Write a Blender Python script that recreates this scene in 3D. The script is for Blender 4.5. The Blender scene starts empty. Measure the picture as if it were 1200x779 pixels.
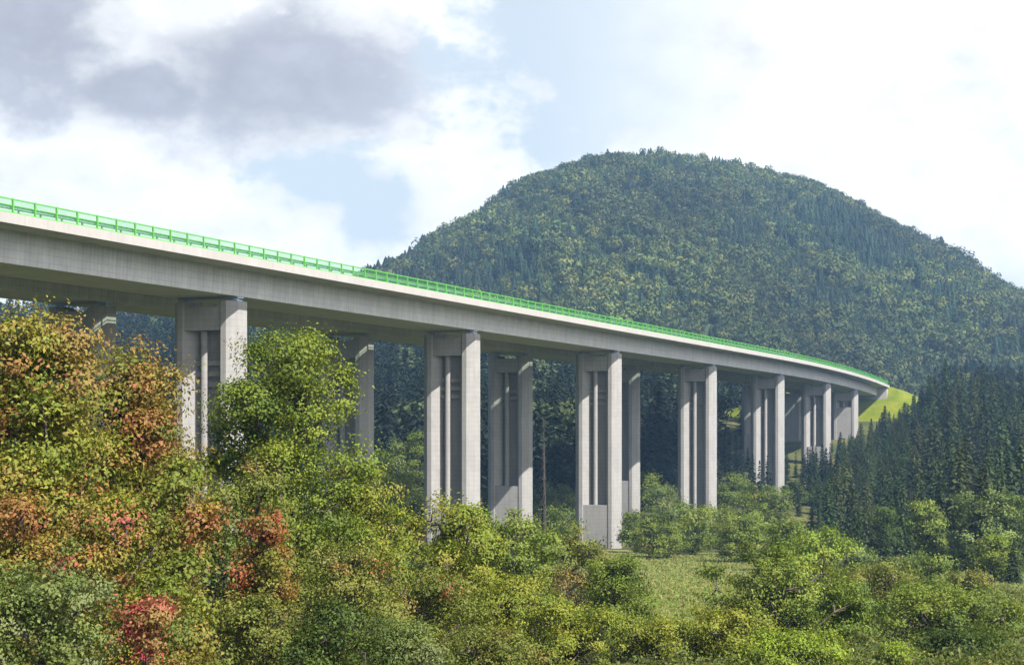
import bpy, math, random
import numpy as np

SC = bpy.context.scene
COL = SC.collection
R = math.radians
F, HZ = 1900.0, 508.0            # lens of the photograph (px at 1200 wide) and its eye-level row


# ------------------------------------------------------------------ helpers
def mesh_np(name, V, Q, mat, tint=None, uv=None, smooth=False):
    V = np.asarray(V, np.float32); Q = np.asarray(Q, np.int32)
    me = bpy.data.meshes.new(name)
    me.vertices.add(len(V)); me.vertices.foreach_set('co', V.ravel())
    k = Q.shape[1]
    me.loops.add(Q.size); me.loops.foreach_set('vertex_index', Q.ravel())
    me.polygons.add(len(Q))
    me.polygons.foreach_set('loop_start', np.arange(0, Q.size, k, dtype=np.int32))
    me.polygons.foreach_set('loop_total', np.full(len(Q), k, np.int32))
    if smooth:
        me.polygons.foreach_set('use_smooth', np.ones(len(Q), bool))
    if tint is not None:
        a = me.attributes.new('tint', 'FLOAT_COLOR', 'FACE')
        c = np.ones((len(Q), 4), np.float32); c[:, :3] = tint
        a.data.foreach_set('color', c.ravel())
    if uv is not None:
        l = me.uv_layers.new(name='UVMap')
        l.data.foreach_set('uv', np.asarray(uv, np.float32).ravel())
    me.materials.append(mat)
    me.update(calc_edges=True)
    me.validate()
    return me


def link(name, me, parent=None, loc=None, rz=0.0):
    o = bpy.data.objects.new(name, me)
    COL.objects.link(o)
    if parent is not None:
        o.parent = parent
    if loc is not None:
        o.location = loc
    o.rotation_euler[2] = rz
    return o


def tag(o, label=None, cat=None, group=None, kind=None):
    if label: o['label'] = label
    if cat: o['category'] = cat
    if group: o['group'] = group
    if kind: o['kind'] = kind
    return o


class MB:
    """collects polygons with uv into one mesh"""
    def __init__(s):
        s.v, s.f, s.uv = [], [], []

    def quad(s, a, b, c, d, uva=None):
        n = len(s.v)
        s.v += [a, b, c, d]; s.f.append((n, n + 1, n + 2, n + 3))
        if uva is None:
            A, B, D = np.array(a), np.array(b), np.array(d)
            w, h = np.linalg.norm(B - A), np.linalg.norm(D - A)
            uva = [(0, 0), (w, 0), (w, h), (0, h)]
        s.uv += list(uva)

    def ngon(s, pts):
        n = len(s.v)
        s.v += list(pts); s.f.append(tuple(range(n, n + len(pts))))
        s.uv += [(p[0], p[1]) for p in pts]

    def box(s, x0, y0, z0, x1, y1, z1):
        p = [(x0, y0), (x1, y0), (x1, y1), (x0, y1)]
        s.prism(p, z0, z1)

    def prism(s, poly, z0, z1):
        """poly counter-clockwise (x, y)"""
        t = 0.0
        n = len(poly)
        zt = z1 if hasattr(z1, '__len__') else [z1] * n
        for i in range(n):
            a, b = poly[i], poly[(i + 1) % n]
            w = math.dist(a, b)
            za, zb = zt[i], zt[(i + 1) % n]
            s.quad((a[0], a[1], z0), (b[0], b[1], z0), (b[0], b[1], zb), (a[0], a[1], za),
                   [(t, z0), (t + w, z0), (t + w, zb), (t, za)])
            t += w
        s.ngon([(p[0], p[1], zt[i]) for i, p in enumerate(poly)])
        s.ngon([(p[0], p[1], z0) for p in reversed(poly)])

    def cyl(s, x, y, r, z0, z1, n=14):
        s.prism([(x + r * math.cos(2 * math.pi * i / n), y + r * math.sin(2 * math.pi * i / n)) for i in range(n)], z0, z1)

    def mesh(s, name, mat, off=(0, 0, 0)):
        me = bpy.data.meshes.new(name)
        o = np.array(off)
        me.from_pydata([tuple(np.array(p) - o) for p in s.v], [], s.f)
        l = me.uv_layers.new(name='UVMap')
        l.data.foreach_set('uv', np.array(s.uv, np.float32).ravel())
        me.materials.append(mat)
        me.update()
        return me


# ------------------------------------------------------------------ materials
def new_mat(name):
    m = bpy.data.materials.new(name); m.use_nodes = True
    nt = m.node_tree
    return m, nt, nt.nodes['Principled BSDF'], nt.nodes['Material Output']


def N(nt, t, **kw):
    n = nt.nodes.new(t)
    for k, v in kw.items():
        if k in n.bl_rna.properties.keys():
            setattr(n, k, v)
        else:
            n.inputs[k].default_value = v
    return n


def ramp(nt, stops):
    n = nt.nodes.new('ShaderNodeValToRGB')
    e = n.color_ramp.elements
    while len(e) < len(stops): e.new(0.5)
    for i, (p, c) in enumerate(stops):
        e[i].position = p; e[i].color = (*c, 1)
    return n


def leaf_material(name, rough=0.55, transl=0.3, spec=0.3):
    m, nt, b, out = new_mat(name)
    at = N(nt, 'ShaderNodeAttribute', attribute_name='tint')
    oi = N(nt, 'ShaderNodeObjectInfo')
    mx = N(nt, 'ShaderNodeMix', data_type='RGBA', blend_type='MULTIPLY')
    mx.inputs[0].default_value = 1.0
    nt.links.new(at.outputs['Color'], mx.inputs[6]); nt.links.new(oi.outputs['Color'], mx.inputs[7])
    nt.links.new(mx.outputs[2], b.inputs['Base Color'])
    b.inputs['Roughness'].default_value = rough
    b.inputs['Specular IOR Level'].default_value = spec
    tr = N(nt, 'ShaderNodeBsdfTranslucent')
    g = N(nt, 'ShaderNodeMix', data_type='RGBA', blend_type='MULTIPLY')
    g.inputs[0].default_value = 1.0
    g.inputs[7].default_value = (1.5, 1.45, 0.7, 1)
    nt.links.new(mx.outputs[2], g.inputs[6]); nt.links.new(g.outputs[2], tr.inputs['Color'])
    ms = N(nt, 'ShaderNodeMixShader'); ms.inputs[0].default_value = transl
    nt.links.new(b.outputs[0], ms.inputs[1]); nt.links.new(tr.outputs[0], ms.inputs[2])
    nt.links.new(ms.outputs[0], out.inputs['Surface'])
    return m


def concrete_material(name, base, panel=(0.62, 0.62), line=0.10, streak=0.22):
    m, nt, b, out = new_mat(name)
    uv = N(nt, 'ShaderNodeUVMap')
    tc = N(nt, 'ShaderNodeTexCoord')
    n1 = N(nt, 'ShaderNodeTexNoise', Scale=0.55, Detail=5.0, Roughness=0.62)
    nt.links.new(tc.outputs['Object'], n1.inputs['Vector'])
    mp = N(nt, 'ShaderNodeMapping'); mp.inputs['Scale'].default_value = (1.6, 0.10, 1)
    nt.links.new(uv.outputs[0], mp.inputs[0])
    n2 = N(nt, 'ShaderNodeTexNoise', Scale=1.7, Detail=4.0)
    nt.links.new(mp.outputs[0], n2.inputs['Vector'])
    br = N(nt, 'ShaderNodeTexBrick', offset=0.0, squash=1.0)
    br.inputs['Scale'].default_value = 1.0
    br.inputs['Brick Width'].default_value = panel[0]
    br.inputs['Row Height'].default_value = panel[1]
    br.inputs['Mortar Size'].default_value = 0.035
    br.inputs['Mortar Smooth'].default_value = 0.6
    br.inputs['Color1'].default_value = (1, 1, 1, 1)
    br.inputs['Color2'].default_value = (0.95, 0.95, 0.95, 1)
    br.inputs['Mortar'].default_value = (1 - line,) * 3 + (1,)
    nt.links.new(uv.outputs[0], br.inputs['Vector'])
    r1 = ramp(nt, [(0.3, tuple(c * (1 - streak) for c in base)), (0.7, base)])
    nt.links.new(n1.outputs[0], r1.inputs[0])
    r2 = ramp(nt, [(0.30, (1 - streak * 0.8,) * 3), (0.62, (1, 1, 1))])
    nt.links.new(n2.outputs[0], r2.inputs[0])
    a = N(nt, 'ShaderNodeMix', data_type='RGBA', blend_type='MULTIPLY'); a.inputs[0].default_value = 1
    c = N(nt, 'ShaderNodeMix', data_type='RGBA', blend_type='MULTIPLY'); c.inputs[0].default_value = 1
    nt.links.new(r1.outputs[0], a.inputs[6]); nt.links.new(r2.outputs[0], a.inputs[7])
    nt.links.new(a.outputs[2], c.inputs[6]); nt.links.new(br.outputs['Color'], c.inputs[7])
    nt.links.new(c.outputs[2], b.inputs['Base Color'])
    b.inputs['Roughness'].default_value = 0.85
    bp = N(nt, 'ShaderNodeBump', Strength=0.15, Distance=0.02)
    nt.links.new(br.outputs['Fac'], bp.inputs['Height']); bp.invert = True
    nt.links.new(bp.outputs[0], b.inputs['Normal'])
    return m


def plain_material(name, base, rough=0.5, metal=0.0, var=0.15, scale=8.0):
    m, nt, b, out = new_mat(name)
    tc = N(nt, 'ShaderNodeTexCoord')
    n = N(nt, 'ShaderNodeTexNoise', Scale=scale, Detail=3.0)
    nt.links.new(tc.outputs['Object'], n.inputs['Vector'])
    r = ramp(nt, [(0.3, tuple(c * (1 - var) for c in base)), (0.7, tuple(c * (1 + var) for c in base))])
    nt.links.new(n.outputs[0], r.inputs[0]); nt.links.new(r.outputs[0], b.inputs['Base Color'])
    b.inputs['Roughness'].default_value = rough; b.inputs['Metallic'].default_value = metal
    return m


def grass_material(name, stops, scale=0.12, bump=0.6):
    m, nt, b, out = new_mat(name)
    tc = N(nt, 'ShaderNodeTexCoord')
    n1 = N(nt, 'ShaderNodeTexNoise', Scale=scale, Detail=9.0, Roughness=0.7)
    n2 = N(nt, 'ShaderNodeTexNoise', Scale=scale * 28, Detail=4.0, Roughness=0.7)
    nt.links.new(tc.outputs['Object'], n1.inputs['Vector']); nt.links.new(tc.outputs['Object'], n2.inputs['Vector'])
    ad = N(nt, 'ShaderNodeMath', operation='MULTIPLY_ADD'); ad.inputs[1].default_value = 0.35
    nt.links.new(n2.outputs[0], ad.inputs[0]); nt.links.new(n1.outputs[0], ad.inputs[2])
    sb = N(nt, 'ShaderNodeMath', operation='SUBTRACT'); sb.inputs[1].default_value = 0.175
    nt.links.new(ad.outputs[0], sb.inputs[0])
    r = ramp(nt, stops)
    nt.links.new(sb.outputs[0], r.inputs[0]); nt.links.new(r.outputs[0], b.inputs['Base Color'])
    b.inputs['Roughness'].default_value = 0.9; b.inputs['Specular IOR Level'].default_value = 0.15
    bp = N(nt, 'ShaderNodeBump', Strength=bump, Distance=0.4)
    nt.links.new(n2.outputs[0], bp.inputs['Height']); nt.links.new(bp.outputs[0], b.inputs['Normal'])
    return m


M_leaf = leaf_material('leaf', 0.6, 0.27, 0.16)
M_needle = leaf_material('needle', 0.7, 0.10, 0.15)
M_bark = plain_material('bark', (0.055, 0.042, 0.032), 0.9, 0, 0.4, 5)
M_dead = plain_material('dead_bark', (0.022, 0.019, 0.017), 0.95, 0, 0.4, 5)
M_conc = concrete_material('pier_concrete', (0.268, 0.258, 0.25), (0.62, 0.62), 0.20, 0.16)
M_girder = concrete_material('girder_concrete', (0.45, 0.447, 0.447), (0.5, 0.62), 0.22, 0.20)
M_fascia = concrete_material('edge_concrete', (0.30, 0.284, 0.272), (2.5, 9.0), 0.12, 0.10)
M_asphalt = plain_material('asphalt', (0.05, 0.05, 0.052), 0.9, 0, 0.2, 3)
M_green = plain_material('green_paint', (0.065, 0.28, 0.030), 0.5, 0, 0.06, 2)
M_steel = plain_material('galvanised_steel', (0.30, 0.36, 0.44), 0.45, 0.5, 0.15, 4)
M_bearing = plain_material('bearing_steel', (0.33, 0.40, 0.50), 0.5, 0.2, 0.12, 6)
M_ground = grass_material('meadow_grass', [(0.30, (0.022, 0.036, 0.010)), (0.45, (0.042, 0.056, 0.015)), (0.56, (0.085, 0.085, 0.025)), (0.72, (0.125, 0.11, 0.04))], 0.05)
M_floor = grass_material('forest_floor', [(0.35, (0.02, 0.03, 0.012)), (0.6, (0.04, 0.055, 0.02)), (0.75, (0.06, 0.07, 0.025))], 0.03)
M_bank = grass_material('embankment_grass', [(0.36, (0.07, 0.10, 0.005)), (0.5, (0.12, 0.15, 0.005)), (0.62, (0.17, 0.18, 0.010))], 0.16, 0.8)

# green tinted see-through railing screen
M_panel, nt, b, out = new_mat('green_screen')
b.inputs['Base Color'].default_value = (0.07, 0.28, 0.035, 1); b.inputs['Roughness'].default_value = 0.3
tp = N(nt, 'ShaderNodeBsdfTransparent'); tp.inputs['Color'].default_value = (0.90, 0.985, 0.90, 1)
ms = N(nt, 'ShaderNodeMixShader'); ms.inputs[0].default_value = 0.09
nt.links.new(tp.outputs[0], ms.inputs[1]); nt.links.new(b.outputs[0], ms.inputs[2])
nt.links.new(ms.outputs[0], out.inputs['Surface'])


# ------------------------------------------------------------------ terrain
def sstep(a, b, x):
    t = np.clip((x - a) / (b - a), 0, 1)
    return t * t * (3 - 2 * t)


def vnoise(x, y, seed=0):
    """smooth sum of sines, cheap terrain noise in -1..1"""
    s = 0.0
    for i, (fx, fy, ph) in enumerate([(1, .37, .3), (-.53, 1.13, 1.7), (1.71, -1.27, 4.1), (2.3, 1.9, 2.2), (-2.9, 2.1, .9)]):
        s = s + np.sin(fx * x + fy * y + ph + seed * 1.3) / (1 + i * .6)
    return s / 2.6


def ground_z(X, Y):
    X = np.asarray(X, float); Y = np.asarray(Y, float)
    z = -21.5 + 19.5 * np.exp(-np.maximum(Y, -60) / 142.0)
    d = np.maximum(0, Y - 285)
    z = z + 0.105 * np.minimum(d, 165)
    z = z + np.clip(Y - 450, 0, 250) * (0.17 - 0.13 * sstep(60, 170, X))
    z = z + 0.10 * np.maximum(0, X - 75) * sstep(200, 300, Y) * (1 - .6 * sstep(450, 600, Y))
    z = z + vnoise(X / 37, Y / 41) * 0.8 * sstep(40, 140, Y)
    return z


def grid(xs, ys, fz):
    X, Y = np.meshgrid(xs, ys)
    V = np.stack([X, Y, fz(X, Y)], -1).reshape(-1, 3)
    nx, ny = len(xs), len(ys)
    i = np.arange((nx - 1) * (ny - 1)); r, c = i // (nx - 1), i % (nx - 1)
    a = r * nx + c
    return V, np.stack([a, a + 1, a + nx + 1, a + nx], 1)


xs = np.concatenate([np.linspace(-1900, -420, 20)[:-1], np.linspace(-420, 420, 169), np.linspace(420, 1900, 20)[1:]])
ys = np.concatenate([np.linspace(-300, -40, 8)[:-1], np.linspace(-40, 720, 191), np.linspace(720, 2600, 30)[1:]])
V, Q = grid(xs, ys, ground_z)
tag(link('ground', mesh_np('ground', V, Q, M_ground, smooth=True)), kind='structure')

M_meadow = grass_material('dry_meadow', [(0.36, (0.07, 0.10, 0.022)), (0.48, (0.13, 0.14, 0.036)), (0.64, (0.21, 0.17, 0.07))], 0.14)
V, Q = grid(np.linspace(8, 60, 40), np.linspace(92, 250, 80), lambda X, Y: ground_z(X, Y) + .03)
tag(link('meadow', mesh_np('meadow', V, Q, M_meadow, smooth=True)), kind='structure')

# ---- the wooded mountain
RIDGE = 1150.0
SIL = np.array([(-400, 560), (60, 480), (250, 435), (360, 385), (440, 330), (480, 308), (520, 275), (560, 248), (600, 227), (640, 206), (700, 191), (745, 181), (790, 179), (830, 185),
                (860, 191), (915, 204), (960, 218), (1010, 242), (1040, 256), (1073, 277), (1111, 297), (1140, 311), (1200, 343), (1330, 410), (1600, 500), (2000, 550)], float)
SX = (SIL[:, 0] - 600) * RIDGE / F
SZ = (HZ - SIL[:, 1]) * RIDGE / F - 5


def hill_z(X, Y):
    tn = np.clip((RIDGE - Y) / (RIDGE - 690), 0, 1)
    X0 = X
    X = np.where(X > 115, 115 + (X - 115) * (1 + .85 * tn), X)     # the foot of the mountain narrows towards the valley
    s = np.interp(X, SX, SZ)
    k = 0
    for dx in (-12, 12): k = k + np.interp(X + dx, SX, SZ)
    s = (s + k) / 3
    X = X0
    base = ground_z(X, np.full_like(X, 690.0)) - 6
    t = np.clip((RIDGE - Y) / (RIDGE - 690), -1.2, 1)
    p = 1 - np.abs(t) ** 1.32
    z = base + np.maximum(s - base, 0) * p
    gul = vnoise(X / 33 + .2 * np.sin(Y / 60), Y / 150, 3) * 9 * sstep(0, .25, t) * sstep(1, .8, t)
    return z + gul


hx = np.linspace(-420, 560, 150); hy = np.linspace(690, 1650, 120)
V, Q = grid(hx, hy, lambda X, Y: np.maximum(hill_z(X, Y), -20))
tag(link('hill', mesh_np('hill', V, Q, M_floor, smooth=True)), kind='structure')

# ------------------------------------------------------------------ the viaducts
TH0 = math.atan(807 / F)
SPAN = 54.6
DS = 0.5
S_ARR = np.arange(-130, 560 + DS, DS)
th = TH0 - np.maximum(0, S_ARR - 195) / 2250.0
th = np.maximum(th, TH0 - 0.16)
i0 = int(round(130 / DS))
PX = np.cumsum(np.sin(th)) * DS; PY = np.cumsum(np.cos(th)) * DS
PX = PX - PX[i0] + (247 - 600) / F * 156; PY = PY - PY[i0] + 156


def path(s, u=0.0):
    x = np.interp(s, S_ARR, PX); y = np.interp(s, S_ARR, PY); t = np.interp(s, S_ARR, th)
    return x + np.cos(t) * u, y - np.sin(t) * u, t


def zbot(s):
    return 13.05 - 0.000055 * max(0.0, s - 200) ** 2


# deck end where the edge beam ends in the photograph
cand = np.arange(330, 480, 0.5)
px_c = np.array([600 + F * path(s, 6.8)[0] / path(s, 6.8)[1] for s in cand])
S_END = float(cand[np.argmin(abs(px_c - 1042))])
S_BEG = -112.0


def sweep(prof, s0, s1, step, off_u, closed=True, name='sweep', mat=None, origin=(0, 0, 0)):
    """sweep a (u, z above girder bottom) profile, clockwise seen along the road, along the carriageway"""
    n = max(2, int(round((s1 - s0) / step)) + 1)
    ss = np.linspace(s0, s1, n)
    mb = MB()
    rings = []
    for s in ss:
        zb = zbot(s); rg = []
        for (u, z) in prof:
            x, y, t = path(s, u + off_u)
            rg.append((float(x), float(y), zb + z))
        rings.append(rg)
    k = len(prof)
    per = [0.0]
    for i in range(k):
        per.append(per[-1] + math.dist(prof[i], prof[(i + 1) % k]))
    for i in range(n - 1):
        for j in range(k if closed else k - 1):
            j2 = (j + 1) % k
            mb.quad(rings[i][j], rings[i + 1][j], rings[i + 1][j2], rings[i][j2],
                    [(ss[i], per[j]), (ss[i + 1], per[j]), (ss[i + 1], per[j + 1]), (ss[i], per[j + 1])])
    if closed:
        mb.ngon(list(reversed(rings[0]))); mb.ngon(rings[-1])
    return mb.mesh(name, mat, origin)


LEG = [(3.6, -0.75), (3.6, 0.75), (2.75, 1.6), (2.15, 1.6), (1.15, 0.10), (1.15, -0.10), (2.15, -1.6), (2.75, -1.6)]


def mirror(poly):
    return [(-x, y) for x, y in reversed(poly)]


def make_pier(root, s, off_u, z_foot, z_block, opening=True):
    """one pier under a girder: children of an Empty part"""
    x, y, t = path(s, off_u)
    zt = zbot(s) - 0.45                       # bearing level on the legs
    e = bpy.data.objects.new('pier', None); COL.objects.link(e)
    e.parent = root
    e.location = (float(x) - root.location.x, float(y) - root.location.y, z_foot - root.location.z)
    e.rotation_euler[2] = -float(t)
    h = zt - z_foot
    hb = z_block - z_foot
    for side in (1, -1):
        m = MB(); m.prism(LEG if side == 1 else mirror(LEG), 0, h)
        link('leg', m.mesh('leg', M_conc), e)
        b_ = MB()
        cx = side * 2.75
        b_.box(cx - .55, -.5, h, cx + .55, .5, h + .16)
        b_.cyl(cx, 0, .42, h + .16, h + .30, 16)
        b_.box(cx - .62, -.55, h + .30, cx + .62, .55, h + .45)
        link('bearing', b_.mesh('bearing', M_bearing), e)
    # top crossbeam with a dipped seat between the legs
    m = MB()
    hw = 2.05
    zs = [(-hw, 0.0), (-1.55, -.50), (1.55, -.50), (hw, 0.0)]
    top = [(a, h + d) for a, d in zs]
    front = [(-hw, h - 2.75)] + [(hw, h - 2.75)] + [(a, z) for a, z in reversed(top)]
    k = len(front)
    yf, yb = -1.42, 1.42
    m.ngon([(a, yf, z) for a, z in front])
    m.ngon([(a, yb, z) for a, z in reversed(front)])
    for i in range(k):
        a, c = front[i], front[(i + 1) % k]
        m.quad((a[0], yb, a[1]), (c[0], yb, c[1]), (c[0], yf, c[1]), (a[0], yf, a[1]))
    me = m.mesh('crossbeam', M_conc)
    for i, lp in enumerate(me.loops):          # upright uv on the big faces
        v = me.vertices[lp.vertex_index].co
        me.uv_layers[0].data[i].uv = (v.x + v.y, v.z)
    link('crossbeam', me, e)
    # solid foot block
    m = MB(); m.prism([(-2.12, -1.50), (2.12, -1.50), (2.12, 1.50), (-2.12, 1.50)], 0, hb)
    link('base_block', m.mesh('base_block', M_conc), e)
    # thin web closing the middle
    m = MB(); m.box(-1.16, .0, hb, 1.16, .18, h - 2.75)
    link('web_wall', m.mesh('web_wall', M_conc), e)
    # round shaft in the recess
    m = MB(); m.cyl(-.30, -.62, .37, hb, h - 2.75, 20)
    link('round_shaft', m.mesh('round_shaft', M_conc), e)
    for q in range(3):
        z = h - 5.6 - q * 1.02
        if z - .5 > hb + .4:
            m = MB(); m.box(-1.35, -.42, z - .48, 1.45, -.05, z)
            link('strut', m.mesh('strut', M_conc), e)
    return e


def make_viaduct(name, label, off_u, piers, s_end, detail):
    ox, oy, ot = path(0, off_u)
    root = bpy.data.objects.new(name, None); COL.objects.link(root)
    root.location = (float(ox), float(oy), float(ground_z(ox, oy)))
    tag(root, label, 'viaduct', 'twin viaducts of the motorway')
    org = tuple(root.location)
    # box girder: webs and bottom flange, then slab with cantilevers
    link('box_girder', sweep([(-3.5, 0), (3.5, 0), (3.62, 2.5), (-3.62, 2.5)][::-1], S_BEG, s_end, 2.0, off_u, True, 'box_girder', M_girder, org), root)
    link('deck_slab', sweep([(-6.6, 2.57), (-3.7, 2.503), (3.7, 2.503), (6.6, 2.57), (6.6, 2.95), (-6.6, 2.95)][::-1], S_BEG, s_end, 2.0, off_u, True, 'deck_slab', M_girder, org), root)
    link('roadway', sweep([(-6.0, 2.955), (6.0, 2.955), (6.0, 3.03), (-6.0, 3.03)][::-1], S_BEG, s_end + 80, 4.0, off_u, True, 'roadway', M_asphalt, org), root)
    for sd in (1, -1):
        p = [(sd * 6.1, 2.96), (sd * 6.61, 2.96), (sd * 6.61, 2.45), (sd * 6.9, 2.45), (sd * 6.9, 3.22), (sd * 6.1, 3.22)]
        if sd == 1: p = p[::-1]
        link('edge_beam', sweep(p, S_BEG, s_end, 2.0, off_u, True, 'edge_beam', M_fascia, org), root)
    for (s, zf, zb) in piers:
        make_pier(root, s, off_u, zf, zb)
    # railings
    for sd in ((1, -1) if detail else (1,)):
        uR = sd * 6.55
        def rail(z0, z1, w):
            return sweep([(uR - w, z0), (uR + w, z0), (uR + w, z1), (uR - w, z1)][::-1], S_BEG, s_end, 2.0, off_u, True, 'rail', M_green, org)
        rl = link('railing', rail(4.28, 4.37, .05), root)
        link('bottom_rail', rail(3.28, 3.35, .04), rl)
        link('middle_rail', rail(3.83, 3.88, .03), rl)
        link('screen', sweep([(uR - .008, 3.35), (uR + .008, 3.35), (uR + .008, 4.28), (uR - .008, 4.28)][::-1], S_BEG, s_end, 2.0, off_u, True, 'screen', M_panel, org), rl)
        pm = MB(); pm.box(-.065, -.065, 0, .065, .065, 1.18)
        pme = pm.mesh('post', M_green)
        rest = MB()
        for s in np.arange(S_BEG + 1, s_end, 2.5):
            x, y, t = path(s, off_u + uR)
            z = zbot(s) + 3.221
            if sd == 1 and -36 < s < 212:
                p = link('post', pme, rl, (float(x) - org[0], float(y) - org[1], z - org[2]), -float(t))
            else:
                c, sn = math.cos(-t) * .065, math.sin(-t) * .065
                P = [(x - c + sn, y - sn - c), (x + c + sn, y + sn - c), (x + c - sn, y + sn + c), (x - c - sn, y - sn + c)]
                rest.prism([(float(a), float(b_)) for a, b_ in P], z, z + 1.18)
        tag(link('post', rest.mesh('posts_far', M_green, org), rl), kind='stuff')
    # steel crash barrier inside the railing
    for sd in ((1, -1) if detail else (1,)):
        uB = sd * 6.15
        bar = sweep([(uB - .04, 3.62), (uB + .04, 3.62), (uB + .08, 3.70), (uB + .03, 3.78), (uB + .08, 3.86), (uB + .04, 3.94), (uB - .04, 3.94)][::-1], S_BEG, s_end, 2.0, off_u, True, 'crash_barrier', M_steel, org)
        br = link('crash_barrier', bar, root)
        pm = MB(); pm.box(-.07, -.06, 0, .07, .06, .64)
        pme = pm.mesh('barrier_post', M_steel)
        if sd == 1:
            for s in np.arange(S_BEG + 77.2, 105, 2.5):
                x, y, t = path(s, off_u + uB - .06)
                link('barrier_post', pme, br, (float(x) - org[0], float(y) - org[1], zbot(s) + 3.221 - org[2]), -float(t))
    # abutment at the far end
    ab = MB()
    x, y, t = path(s_end - 1.0, off_u)
    c, sn = math.cos(t), math.sin(t)
    def W(u, w): return (float(x + c * u + sn * w), float(y - sn * u + c * w))
    zb = zbot(s_end)
    ab.prism([W(-6.55, 1.0), W(6.55, 1.0), W(6.55, 4.5), W(-6.55, 4.5)], zb - 6, zb + 3.2)
    ab.prism([W(-6.5, -3.5), W(6.5, -3.5), W(6.5, .99), W(-6.5, .99)], zb - 4.5, zb + 2.44)
    link('abutment', ab.mesh('abutment', M_fascia, org), root)
    return root


def gz(x, y): return float(ground_z(x, y))


near_tops = [None, -9.4, -11.2, -15.0, -11.4, -3.2, 7.3]
near_s = [0, SPAN, 2 * SPAN, 3 * SPAN, 4 * SPAN, 5 * SPAN, 5 * SPAN + 46]
PN = []
for s, zb in zip(near_s, near_tops):
    x, y, t = path(s, 0); g = gz(x, y)
    PN.append((s, g - 1.0, zb if zb is not None else g + 4.0))
FAR = -15.2
far_tops = [None, None, -8.4, -9.0, -7.0, 0.0, 9.2]
PF = []
for s, zb in zip(near_s, far_tops):
    x, y, t = path(s, FAR); g = gz(x, y)
    PF.append((s, g - 1.0, max(zb, g + 2) if zb is not None else g + 4.0))
make_viaduct('viaduct', 'nearer of the two long concrete viaducts, with the bright green railing on its edge', 0.0, PN, S_END, True)
make_viaduct('viaduct', 'farther concrete viaduct on tall piers, half hidden beneath and behind the railed one', FAR, PF, S_END - 6, False)

# embankment that takes the road at the far end
def embank(u, s):
    zt = zbot(S_END) + 2.9
    uc = FAR / 2
    du = np.maximum(0, np.abs(u - uc) - (7.9 - FAR / 2) - 4 * (u < uc)) * np.where(u < uc, .72, 1.0)
    dsv = np.maximum(0, (S_END + 1.5) - s)
    d = np.sqrt(du * du + dsv * dsv)
    return zt - d / 1.55 + vnoise(u / 5, s / 6) * .15 * np.minimum(d, 1)

uu = np.arange(-75, 62, 2.0); sv = np.arange(S_END - 40, S_END + 118, 2.0)
U, S_ = np.meshgrid(uu, sv)
bx, by, _ = path(np.minimum(S_, 560), U)
ex = np.maximum(0, S_ - 560)
Zb = embank(U, S_)
V = np.stack([bx, by, Zb], -1).reshape(-1, 3)
nx_, ny_ = len(uu), len(sv)
i = np.arange((nx_ - 1) * (ny_ - 1)); r, c = i // (nx_ - 1), i % (nx_ - 1); a = r * nx_ + c
Q = np.stack([a, a + 1, a + nx_ + 1, a + nx_], 1)
# leave out what lies under the natural ground, and the slot of each abutment
gzv = ground_z(V[:, 0], V[:, 1])
keep = (V[Q, 2] > gzv[Q] - 3).any(1)
cu = U.ravel()[Q].mean(1); cs = S_.ravel()[Q].mean(1)
tag(link('embankment', mesh_np('embankment', V, Q[keep], M_bank, smooth=True)), kind='structure')


# ------------------------------------------------------------------ foliage
def unit(a):
    return a / np.maximum(1e-6, np.linalg.norm(a, axis=-1, keepdims=True))


def leaf_quads(rng, C, bias, L, Wd, spread=0.8, droop=0.0):
    n = len(C)
    nr = unit(bias + rng.normal(size=(n, 3)) * spread)
    t = unit(np.cross(nr, rng.normal(size=(n, 3))))
    t[:, 2] -= droop
    t = unit(t)
    b_ = unit(np.cross(nr, t))
    l = L * rng.uniform(.5, 1.45, (n, 1)); w = Wd * rng.uniform(.7, 1.3, (n, 1))
    fold = nr * w * .35
    V = np.stack([C - t * l * .5, C + b_ * w * .5 + fold - t * l * .06, C + t * l * .5, C - b_ * w * .5 + fold - t * l * .06], 1)
    return V.reshape(-1, 3), np.arange(4 * n).reshape(-1, 4)


def tubes(segs, n=6):
    """segs: (p0, p1, r0, r1) -> quads"""
    V, Q, k = [], [], 0
    ang = np.arange(n) * 2 * math.pi / n
    for p0, p1, r0, r1 in segs:
        p0 = np.asarray(p0, float); p1 = np.asarray(p1, float)
        d = unit(p1 - p0); ref = np.array([0, 0, 1.0]) if abs(d[2]) < .9 else np.array([1.0, 0, 0])
        a = unit(np.cross(d, ref)); b_ = np.cross(d, a)
        ring = np.cos(ang)[:, None] * a + np.sin(ang)[:, None] * b_
        V.append(p0 + ring * r0); V.append(p1 + ring * r1)
        j = np.arange(n); j2 = (j + 1) % n
        Q.append(np.stack([k + j, k + j2, k + n + j2, k + n + j], 1)); k += 2 * n
    return np.concatenate(V), np.concatenate(Q)


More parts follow.
